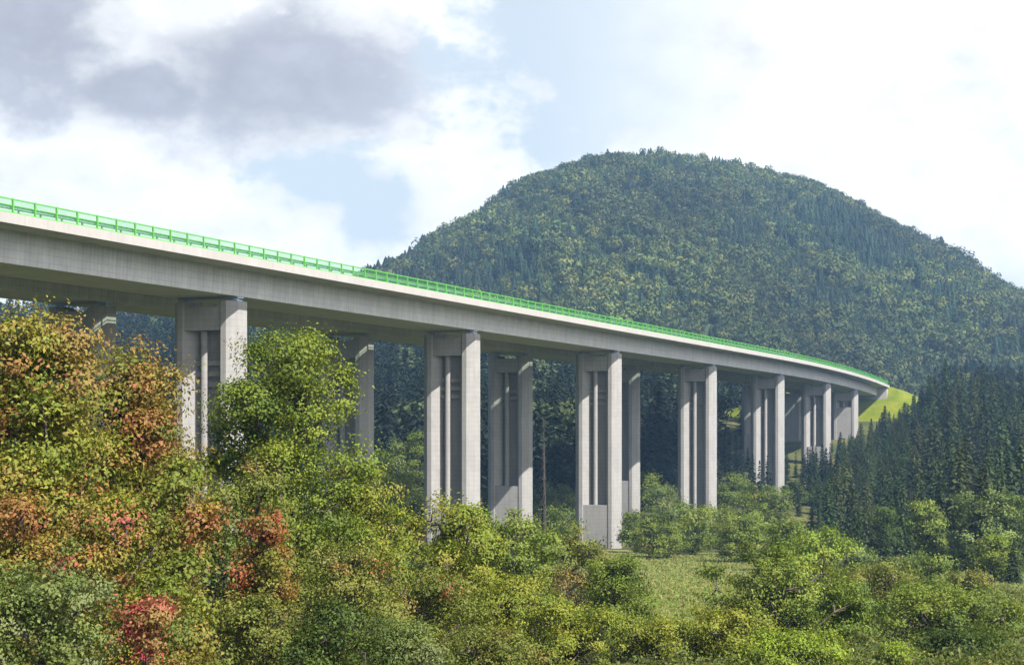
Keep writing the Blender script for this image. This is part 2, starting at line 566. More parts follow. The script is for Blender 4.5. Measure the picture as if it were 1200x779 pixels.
PAL = {
    'autumn': [((.175, .168, .024), 4.5), ((.120, .150, .022), 5), ((.205, .120, .042), 1.9), ((.23, .072, .042), .6), ((.075, .105, .02), 2.5)],
    'rusty':  [((.25, .115, .045), 4), ((.26, .080, .055), 1.6), ((.19, .165, .028), 4), ((.10, .11, .022), 2)],
    'yellow': [((.185, .190, .024), 5), ((.135, .172, .022), 4.5), ((.20, .16, .03), .4), ((.10, .13, .02), 2)],
    'green':  [((.105, .145, .018), 5), ((.150, .180, .024), 3), ((.060, .090, .015), 3)],
    'dark':   [((.045, .072, .014), 5), ((.075, .105, .018), 3), ((.028, .046, .012), 3)],
    'olive':  [((.130, .145, .028), 5), ((.170, .160, .038), 1.8), ((.090, .115, .021), 3.5), ((.21, .10, .04), .4)],
    'grey':   [((.125, .155, .040), 5), ((.095, .125, .030), 3), ((.18, .20, .09), 1.0), ((.065, .09, .025), 2)],
    'crimson': [((.30, .045, .060), 3.2), ((.26, .100, .060), 3), ((.16, .16, .03), 3), ((.09, .12, .025), 1.5)],
    'red':    [((.22, .055, .028), 3), ((.24, .105, .034), 3), ((.14, .14, .025), 3.5), ((.07, .10, .02), 1.5)],
    'bright': [((.190, .250, .024), 5), ((.150, .205, .022), 3), ((.095, .14, .018), 2)],
    'bush':   [((.125, .168, .024), 5), ((.170, .200, .034), 2.6), ((.070, .105, .017), 3.5)],
    'soft':   [((.105, .145, .040), 5), ((.140, .175, .048), 3), ((.065, .095, .028), 3)],
}


def palette(rng, name, n):
    cols = np.array([c for c, w in PAL[name]]); w = np.array([w for c, w in PAL[name]], float)
    return cols[rng.choice(len(cols), n, p=w / w.sum())]


def broadleaf(seed, H, Wd, pal, n_leaves, leaf, base=0.12, lobes=12, clump=0.5, per=42, peak=0.45, dome=1.0, accents=None, depth_y=1.0):
    """crown mesh and trunk mesh of a leafy tree or shrub standing at z = 0"""
    rng = np.random.default_rng(seed)
    L = []
    for i in range(lobes):
        t = base + (1 - base) * ((i + rng.uniform(.2, .9)) / lobes) ** .85
        env = Wd / 2 * math.sqrt(max(.03, 1 - ((t - peak) / (1.02 - peak if t > peak else peak + .28)) ** 2))
        r = Wd * rng.uniform(.13, .215) * (1.15 - .35 * t)
        a = i * 2.4 + rng.uniform(-.5, .5); o = max(0, env - r * .75) * rng.uniform(.55, 1.05)
        z = min(t * H, H - r * .8)
        L.append((math.cos(a) * o, math.sin(a) * o * depth_y, z, r, r, r * rng.uniform(.75, 1.15)))
        if i % 3 == 0:
            L.append((0, 0, z * .9, r * .9, r * .9, r))
    L = np.array(L)
    n_c = max(6, n_leaves // per)
    wts = (L[:, 3] * L[:, 4]); wts = wts / wts.sum()
    C, B, Lid = [], [], []
    while sum(map(len, C)) < n_c:
        k = rng.choice(len(L), n_c, p=wts)
        d = unit(rng.normal(size=(n_c, 3)) + np.array([0, 0, .25]))
        rr = rng.uniform(.50, 1.06, (n_c, 1)) ** .55
        rr = np.where(rng.random((n_c, 1)) < .07, rng.uniform(1.1, 1.45, (n_c, 1)), rr)
        p = L[k, :3] + d * L[k, 3:6] * rr
        ins = np.zeros(n_c)
        for q in range(len(L)):
            e = np.linalg.norm((p - L[q, :3]) / L[q, 3:6], axis=1)
            ins += (e < .62)
        ok = (ins < 1) | (rng.random(n_c) < .12)
        ok &= p[:, 2] > 0.02 * H
        C.append(p[ok]); B.append(d[ok]); Lid.append(k[ok])
    C = np.concatenate(C)[:n_c]; B = np.concatenate(B)[:n_c]; Lid = np.concatenate(Lid)[:n_c]
    cc = palette(rng, pal, n_c) * .55 + palette(rng, pal, len(L))[Lid] * .45
    if accents:
        for ap, (zx, zz, rad) in accents:      # a flush of differently coloured leaves
            m = np.linalg.norm(C - np.array([zx * Wd, -.25 * Wd, zz * H]), axis=1) < rad * Wd
            m &= rng.random(n_c) < .7
            cc[m] = palette(rng, ap, int(m.sum()))
    od = rng.normal(size=(n_c * per, 3))
    pts = np.repeat(C, per, 0) + od * np.array([1, 1, .62]) * clump * np.repeat(rng.uniform(.55, 1.15, (n_c, 1)), per, 0)
    pts[:, 2] = np.maximum(pts[:, 2], .05)
    bias = unit(od) * .6 + np.repeat(unit(B + np.array([0, 0, .45])), per, 0) * dome
    V, Q = leaf_quads(rng, pts, bias, leaf, leaf * .62, .46, .15)
    tint = np.repeat(cc, per, 0) * rng.uniform(.82, 1.22, (len(pts), 1)) * rng.uniform(.93, 1.07, (len(pts), 3))
    crown = mesh_np('crown', V, Q, M_leaf, tint)
    # trunk and limbs reaching into the crown
    segs = []
    r0 = max(.03, Wd * .022)
    tk = [np.array([0, 0, -.6])]
    for q in range(1, 6):
        tk.append(np.array([rng.normal() * Wd * .015 * q, rng.normal() * Wd * .015 * q, H * .80 * q / 5]))
    for q in range(5):
        segs.append((tk[q], tk[q + 1], r0 * (1 - q * .17), r0 * (1 - (q + 1) * .17)))
    for q, l in enumerate(L):
        p1 = l[:3]
        hz = max(.3, p1[2] - np.hypot(p1[0], p1[1]) * .9)
        f = min(.99, hz / (H * .8)) * 5; j = int(f)
        p0 = tk[j] + (tk[min(5, j + 1)] - tk[j]) * (f - j)
        mid = (p0 + p1) / 2 + rng.normal(size=3) * Wd * .02 + np.array([0, 0, -.03 * H * .3])
        rb = r0 * .6
        segs.append((p0, mid, rb, rb * .75)); segs.append((mid, p1, rb * .75, rb * .4))
        idx = np.where(Lid == q)[0][:5]
        for w in idx:
            segs.append((mid if rng.random() < .5 else p1, C[w], rb * .42, rb * .12))
    V, Q = tubes(segs, 6)
    trunk = mesh_np('trunk', V, Q, M_bark, smooth=True)
    return crown, trunk


def spruce(seed, H, Rb, tiers, per, leaf_w, detail=2):
    """arrays (V, Q) of a spruce crown: irregular whorls of drooping boughs, each made of small sprays"""
    rng = np.random.default_rng(seed)
    C, A, RR, DZ, SZ, T = [], [], [], [], [], []
    for i in range(tiers):
        f = (i + rng.uniform(-.35, .35)) / (tiers - 1); f = min(max(f, 0), .985)
        R_ = Rb * ((1 - f) ** .80) * rng.uniform(.75, 1.15) + .012
        m = max(4, int(per * (1 - .5 * f)))
        for j in range(m):
            a = (j + rng.uniform(-.45, .45)) / m * 6.283 + i * .9
            r_ = R_ * rng.uniform(.60, 1.18)
            sh = rng.uniform(.75, 1.2)
            for q in range(detail):
                g = (q + rng.uniform(.35, 1.0)) / detail
                z = H * (.05 + .94 * f) - r_ * g * rng.uniform(.25, .60) + rng.normal() * .004
                aa = a + rng.normal() * .10
                C.append((math.cos(aa) * r_ * g, math.sin(aa) * r_ * g, z)); A.append(aa + rng.normal() * .45)
                DZ.append(-rng.uniform(.25, 1.0)); SZ.append((.45 + .55 * (1 - f)) * rng.uniform(.6, 1.3)); T.append(sh * rng.uniform(.75, 1.25) * (.85 + .3 * g))
    C, A, DZ, SZ, T = map(np.array, (C, A, DZ, SZ, T)); n = len(C)
    t = unit(np.stack([np.cos(A), np.sin(A), DZ], 1))
    nr = unit(np.array([0, 0, 1.0]) + rng.normal(size=(n, 3)) * .45 + np.stack([np.cos(A), np.sin(A), 0 * A], 1) * .5)
    b_ = unit(np.cross(nr, t))
    l = (leaf_w * 2.0 * SZ)[:, None]; w = (leaf_w * .85 * SZ)[:, None]
    V = np.stack([C - t * l * .5, C + b_ * w * .5 - t * l * .1, C + t * l * .55, C - b_ * w * .5 - t * l * .1], 1).reshape(-1, 3)
    top = []
    for a in (0, 1.57):
        s_, c_ = math.sin(a) * .008 * H, math.cos(a) * .008 * H
        top += [(-c_, -s_, H * .92), (c_, s_, H * .92), (c_ * .2, s_ * .2, H * 1.01), (-c_ * .2, -s_ * .2, H * 1.01)]
    V = np.concatenate([V, np.array(top)]); T = np.concatenate([T, [1.1, 1.1]])
    return V, np.arange(len(V)).reshape(-1, 4), T


def cone_tree(seed, H, Rb, tiers=7, n=9):
    """arrays of a far conifer: ragged overlapping skirts"""
    rng = np.random.default_rng(seed)
    V, Q, T, k = [], [], [], 0
    for i in range(tiers):
        f = i / tiers
        z1 = H * min(1.02, f + 1.75 / tiers); z0 = H * (f * .97 + .02)
        Rr = Rb * (1 - f) ** .9 + .012
        for j in range(n):
            a0 = (j + rng.uniform(-.2, .2)) / n * 6.283 + i; a1 = a0 + 6.283 / n * .62; am = (a0 + a1) / 2
            r_ = Rr * rng.uniform(.75, 1.2)
            V += [(0, 0, z1), (math.cos(a0 - .25) * r_ * .55, math.sin(a0 - .25) * r_ * .55, z0 + (z1 - z0) * .42), (math.cos(am) * r_, math.sin(am) * r_, z0), (math.cos(a1 + .25) * r_ * .55, math.sin(a1 + .25) * r_ * .55, z0 + (z1 - z0) * .42)]
            Q.append((k, k + 1, k + 2, k + 3)); k += 4; T.append(rng.uniform(.8, 1.2))
    return np.array(V), np.array(Q), np.array(T)


def blob_crown(seed, H, W_, n, leaf):
    """arrays of a small far leafy crown"""
    rng = np.random.default_rng(seed)
    L = [(0, 0, H * .6, W_ * .36)] + [(math.cos(a) * W_ * .22, math.sin(a) * W_ * .22, H * rng.uniform(.35, .78), W_ * rng.uniform(.2, .3)) for a in rng.uniform(0, 6.28, 6)]
    L = np.array(L); k = rng.integers(0, len(L), n)
    d = unit(rng.normal(size=(n, 3)) + [0, 0, .35])
    C = L[k, :3] + d * L[k, 3:4] * rng.uniform(.8, 1.08, (n, 1))
    V, Q = leaf_quads(rng, C, d * 1.3, leaf, leaf * .8, .30)
    return V, Q, rng.uniform(.7, 1.3, n)


def scatter_mesh(name, protos, X, Y, Z, scale, sz, rot, which, cols, mat):
    """many far trees joined into one mass"""
    Vs, Qs, Ts, k = [], [], [], 0
    for p, (V, Q, T) in enumerate(protos):
        idx = np.where(which == p)[0]
        if not len(idx): continue
        c, s = np.cos(rot[idx])[:, None], np.sin(rot[idx])[:, None]
        sx = scale[idx][:, None]
        vx = (V[None, :, 0] * c - V[None, :, 1] * s) * sx + X[idx][:, None]
        vy = (V[None, :, 0] * s + V[None, :, 1] * c) * sx + Y[idx][:, None]
        vz = V[None, :, 2] * sz[idx][:, None] + Z[idx][:, None]
        Vs.append(np.stack([vx, vy, vz], -1).reshape(-1, 3))
        Qs.append((Q[None] + (np.arange(len(idx)) * len(V))[:, None, None]).reshape(-1, 4) + k)
        k += len(idx) * len(V)
        Ts.append((cols[idx][:, None, :] * T[None, :, None]).reshape(-1, 3))
    return mesh_np(name, np.concatenate(Vs), np.concatenate(Qs), mat, np.concatenate(Ts))


def path_coords(X, Y):
    """(s, u) of a point relative to the near carriageway"""
    sp = S_ARR[::8]; ax, ay, at_ = path(sp)
    d2 = (X[:, None] - ax[None]) ** 2 + (Y[:, None] - ay[None]) ** 2
    j = np.argmin(d2, 1)
    u = (X - ax[j]) * np.cos(at_[j]) - (Y - ay[j]) * np.sin(at_[j])
    return sp[j], u


rng = np.random.default_rng(7)
# ---- wooded mountain: one mass of thousands of far crowns
pr = [cone_tree(11, 1, .22), cone_tree(12, 1, .26), blob_crown(13, 1, .85, 260, .10), blob_crown(14, 1, 1.0, 260, .105)]
st = 5.1
gx, gy = np.meshgrid(np.arange(-330, 520, st), np.arange(700, 1185, st))
X = (gx + rng.uniform(-st * .6, st * .6, gx.shape)).ravel(); Y = (gy + rng.uniform(-st * .6, st * .6, gy.shape)).ravel()
pxx = 600 + F * X / Y
ok = (pxx > 330) & (pxx < 1330)
X, Y, pxx = X[ok], Y[ok], pxx[ok]
Z = hill_z(X, Y)
mixn = vnoise(X / 42, Y / 60, 5) + .5 * vnoise(X / 15, Y / 22, 9)
conif = (rng.random(len(X)) < np.clip(.42 - .80 * mixn + .35 * sstep(1060, 1140, Y), .05, .97))
which = np.where(conif, rng.integers(0, 2, len(X)), rng.integers(2, 4, len(X)))
hgt = np.where(conif, rng.uniform(8, 14.5, len(X)), rng.uniform(8, 14, len(X)))
size_v = 1 + .45 * vnoise(X / 9, Y / 11, 31)
hgt *= np.clip(size_v, .6, 1.5) * np.where(conif, 1 - .38 * sstep(1040, 1130, Y), .88 - .25 * sstep(1040, 1120, Y))
hgt *= np.where(conif, .85, 1)
wid = np.where(conif, hgt * rng.uniform(1.2, 1.6, len(X)), hgt * rng.uniform(.85, 1.2, len(X)))
c1 = np.array([.013, .026, .013]); c2 = np.array([.038, .058, .015]); c3 = np.array([.092, .100, .025])
cols = np.where(conif[:, None], c1 * rng.uniform(.7, 1.3, (len(X), 1)), c2 + (c3 - c2) * rng.random((len(X), 1)) ** 2)
cols *= rng.uniform(.75, 1.25, (len(X), 1)) * (1 + .6 * np.clip(vnoise(X / 30 + 4, Y / 45, 21), -1, 1))[:, None]
tag(link('mountain_forest', scatter_mesh('mountain_forest', pr, X, Y, Z - .8, wid, hgt, rng.uniform(0, 6.28, len(X)), which, cols, M_needle)),
    'mixed forest covering the rounded mountain behind the viaduct', 'forest', kind='stuff')

# ---- dark spruce forest on the slope behind the bridge
pr = [spruce(21, 1, .14, 24, 9, .052, 3), spruce(22, 1, .16, 24, 9, .054, 3), spruce(23, 1, .12, 26, 8, .05, 3), blob_crown(24, 1, .6, 700, .05)]
st = 6.0
gx, gy = np.meshgrid(np.arange(-330, 420, st), np.arange(325, 730, st))
X = (gx + rng.uniform(-st * .6, st * .6, gx.shape)).ravel(); Y = (gy + rng.uniform(-st * .6, st * .6, gy.shape)).ravel()
pxx = 600 + F * X / Y
s_, u_ = path_coords(X, Y)
foot = 345 + 18 * vnoise(X / 25, X / 60, 2)
near_p = np.zeros(len(X), bool)
for q in near_s:
    near_p |= (np.abs(s_ - q) < 9) & ((np.abs(u_) < 8) | (np.abs(u_ - FAR) < 8))
under = (u_ >= -25) & (u_ < 12) & (Y > foot + 5) & ~near_p
wild = ((u_ < -25) & (Y > foot)) | under
right = (u_ > 12) & (Y > 470)
bank = embank(u_, s_) > ground_z(X, Y) - .5
ok = (wild | right) & ~bank & (pxx > -160) & (pxx < 1380)
X, Y, pxx, s_, u_ = X[ok], Y[ok], pxx[ok], s_[ok], u_[ok]
Z = ground_z(X, Y)
which = rng.choice(4, len(X), p=[.36, .32, .26, .06])
hgt = rng.uniform(15, 25, len(X)) * np.where((u_ > -27) & (u_ < 12), .7, 1)
which = np.where((u_ > -27) & (u_ < 12) & (which == 3), 0, which)
# tips stay below the skyline seen over the deck
skyl = np.interp(pxx, [-200, 0, 200, 440, 700, 834, 841, 868, 875, 900, 1045, 1075, 1095, 1150, 1250, 1400], [318, 330, 345, 368, 378, 398, 499, 497, 402, 405, 462, 455, 418, 424, 424, 430])
skyl = np.where((Y > 512) & (pxx > 834) & (pxx < 875), 420, skyl)
lim = (HZ - skyl) * Y / F - Z
lo = np.interp(pxx, [740, 800, 845, 900, 930, 985, 1012, 1030], [570, 550, 500, 520, 526, 508, 500, 488])
lim = np.where((u_ > -27) & (u_ < 12), np.minimum(lim, np.minimum((HZ - lo) * Y / F - Z, 9.5 - Z)), lim)
hgt = np.minimum(hgt, lim * rng.uniform(.72, 1.0, len(X)))
ok = hgt > 3.5
X, Y, Z, which, hgt = X[ok], Y[ok], Z[ok], which[ok], hgt[ok]
cols = np.array([.011, .019, .010]) * rng.uniform(.65, 1.4, (len(X), 1)) * rng.uniform(.9, 1.1, (len(X), 3))
cols[which == 3] = np.array([.040, .056, .018]) * rng.uniform(.8, 1.2, (int((which == 3).sum()), 1))
tag(link('spruce_forest', scatter_mesh('spruce_forest', pr, X, Y, Z - .5, hgt * rng.uniform(.95, 1.5, len(X)), hgt, rng.uniform(0, 6.28, len(X)), which, cols, M_needle)),
    'dark spruce forest on the slope behind the piers', 'forest', kind='stuff')

# ---- spruces one by one on the right-hand slope
SP = []
for i, (rb, t_, p_, w_) in enumerate([(.150, 38, 13, .034), (.170, 36, 14, .036), (.130, 40, 12, .032), (.195, 34, 15, .040)]):
    V, Q, T = spruce(40 + i, 1.0, rb, t_, p_, w_, 5)
    cr = mesh_np('crown', V, Q, M_needle, T[:, None] * np.array([.028, .042, .013]))
    tv, tq = tubes([((0, 0, -.08), (0, 0, .45), .014, .009), ((0, 0, .45), (0, 0, .97), .009, .002)], 6)
    SP.append((cr, mesh_np('trunk', tv, tq, M_bark, smooth=True)))
sp_proto = {}


def place_spruce(x, y, h, w, kind, label, group=None, col=(1, 1, 1), rz=0.0):
    z = gz(x, y) - .1
    if kind not in sp_proto:
        e = bpy.data.objects.new('spruce_tree', None); COL.objects.link(e)
        a = link('crown', SP[kind][0], e); b_ = link('trunk', SP[kind][1], e)
        sp_proto[kind] = (e, a, b_)
    else:
        e0, a0, b0 = sp_proto[kind]
        e = e0.copy(); COL.objects.link(e)
        a = a0.copy(); COL.objects.link(a); a.parent = e
        b_ = b0.copy(); COL.objects.link(b_); b_.parent = e
    e.location = (x, y, z); e.scale = (w, w, h); e.rotation_euler[2] = rz
    a.color = (*col, 1)
    if 'group' in e.keys() and not group: del e['group']
    tag(e, label, 'spruce', group)
    return e


def at(px, Y):
    return ((px - 600) / F * Y, Y)


def from_top(px, ytop, Y):
    x, y = at(px, Y)
    return x, y, (HZ - ytop) * Y / F - gz(x, y)


# the ones that stand out
SPECIAL = [
    (1036, 606, 205, 3, 1.30, 'dark full spruce alone at the front of the wood, beside the small grassy clearing', (.85, .9, .8)),
    (985, 505, 372, 1, 1.05, 'spruce whose tip reaches over the foot of the last pier before the abutment', (.75, .85, .9)),
    (955, 531, 350, 0, 1.00, 'spruce standing against the foot of the second last pier', (.75, .85, .9)),
    (1037, 474, 398, 3, 1.00, 'broad spruce standing dark against the bright green embankment slope', (.6, .7, .75)),
    (1070, 462, 405, 1, 0.95, 'spruce at the upper edge of the bright green embankment', (.6, .75, .7)),
    (1108, 418, 415, 0, 1.00, 'tallest spruce on the skyline just beyond the embankment', (.75, .9, .8)),
    (1152, 424, 410, 2, 1.05, 'skyline spruce midway between the embankment and the right edge of the photo', (.7, .85, .8)),
    (960, 585, 262, 2, 1.10, 'slim spruce in front of the bridge end, above the rounded bright bush', (.85, .95, .85)),
    (1075, 560, 262, 1, 1.10, 'tall dark spruce with a sunlit leafy shrub at its right foot', (.75, .85, .85)),
    (1006, 596, 188, 1, 1.25, 'young spruce standing between the bright rounded bush and the lone front spruce', (.9, 1.0, .8)),
    (1066, 612, 178, 0, 1.20, 'slender young spruce just right of the lone front spruce', (.9, 1.0, .85)),
    (1120, 640, 150, 2, 1.45, 'small spruce growing among shrubs below the tall soft green tree', (1.0, 1.05, .8)),
    (1168, 606, 185, 1, 1.20, 'spruce stepping out of the wood behind the rounded leafy tree', (.8, .9, .85)),
    (1188, 630, 168, 3, 1.30, 'dark broad spruce at the edge of the photo above the meadow corner', (.8, .85, .75)),
]
for (px, yt, Y, k, wf, lab, col) in SPECIAL:
    x, y, h = from_top(px, yt, Y)
    place_spruce(x, y, h, h * wf, k, lab, None, col, rng.uniform(0, 6.28))
used = [at(p, Y) for (p, _, Y, *_r) in SPECIAL]

# the mass of the wood
top_px = [900, 930, 960, 985, 1020, 1045, 1070, 1085, 1100, 1150, 1200, 1300]
top_py = [585, 545, 534, 508, 482, 480, 464, 440, 420, 426, 426, 426]
n_sp = 0
tries = 0
while n_sp < 298 and tries < 60000:
    tries += 1
    Y = rng.uniform(188, 470); px = rng.uniform(925, 1290)
    if Y < 228 and rng.random() < .5: continue
    if rng.random() < .35:
        Y = rng.uniform(320, 465); px = rng.uniform(925, 1065)
    lim_px = np.interp(Y, [188, 228, 250, 280, 320, 360, 470], [1120, 1035, 985, 950, 935, 930, 930])
    if px < lim_px: continue
    x, y = at(px, Y)
    ss, u2 = path_coords(np.array([x]), np.array([y]))
    if u2[0] < 9: continue
    if embank(u2, ss)[0] > gz(x, y) - .5: continue
    if any((x - a) ** 2 + (y - b_) ** 2 < 3.2 ** 2 for a, b_ in used): continue
    g = gz(x, y)
    yt = np.interp(px, top_px, top_py)
    # nearer rows stand lower in the photograph
    yt = max(yt, yt + (1 - (Y - 228) / 190) * 95 * (1 if px > 1000 else .45))
    lim = (HZ - yt) * Y / F - g
    h = min(rng.uniform(13, 24), lim * rng.uniform(.58, 1.0))
    if h < (4 if px < 1075 else 6): continue
    used.append((x, y)); n_sp += 1
    if Y < 290:
        lab, gr = 'dark spruce in the front rows of the wood below the bridge end', 'spruces in the front rows of the wood'
    elif px > 1080:
        lab, gr = 'dark spruce in the dense wood on the slope beside the embankment', 'spruces in the dense wood beside the embankment'
    else:
        lab, gr = 'dark spruce in the dense wood between the last piers and the shrubs', 'spruces in the wood below the last piers'
    v = rng.uniform(.6, 1.5)
    place_spruce(x, y, h, h * rng.uniform(1.0, 1.75) * (1 if h > 9 else 1.2), int(rng.integers(0, 4)), lab, gr, (v * rng.uniform(.85, 1.35), v * rng.uniform(.95, 1.15), v * rng.uniform(.8, 1.1)), rng.uniform(0, 6.28))


# ---- leafy trees and shrubs, each one placed where the photograph shows it
def plant(name, cat, label, px, ytop, Y, wpx, pal, n, leaf, **kw):
    x, y, h = from_top(px, ytop, Y)
    W_ = wpx * Y / F
    n = int(n * 1.3); leaf *= .88
    if Y > 60:
        kw = dict(kw, per=140, dome=1.1, clump=kw.get('clump', .5) * .85); n = int(n * 1.1)
    else:
        kw = dict(kw, per=84, clump=kw.get('clump', .5) * .92)
    cr, tk = broadleaf(hash((px, ytop, wpx)) % 99991, h, W_, pal, n, leaf, **kw)
    e = bpy.data.objects.new(name, None); COL.objects.link(e)
    e.location = (x, y, gz(x, y))
    link('crown', cr, e); link('trunk', tk, e)
    tag(e, label, cat)
    return e


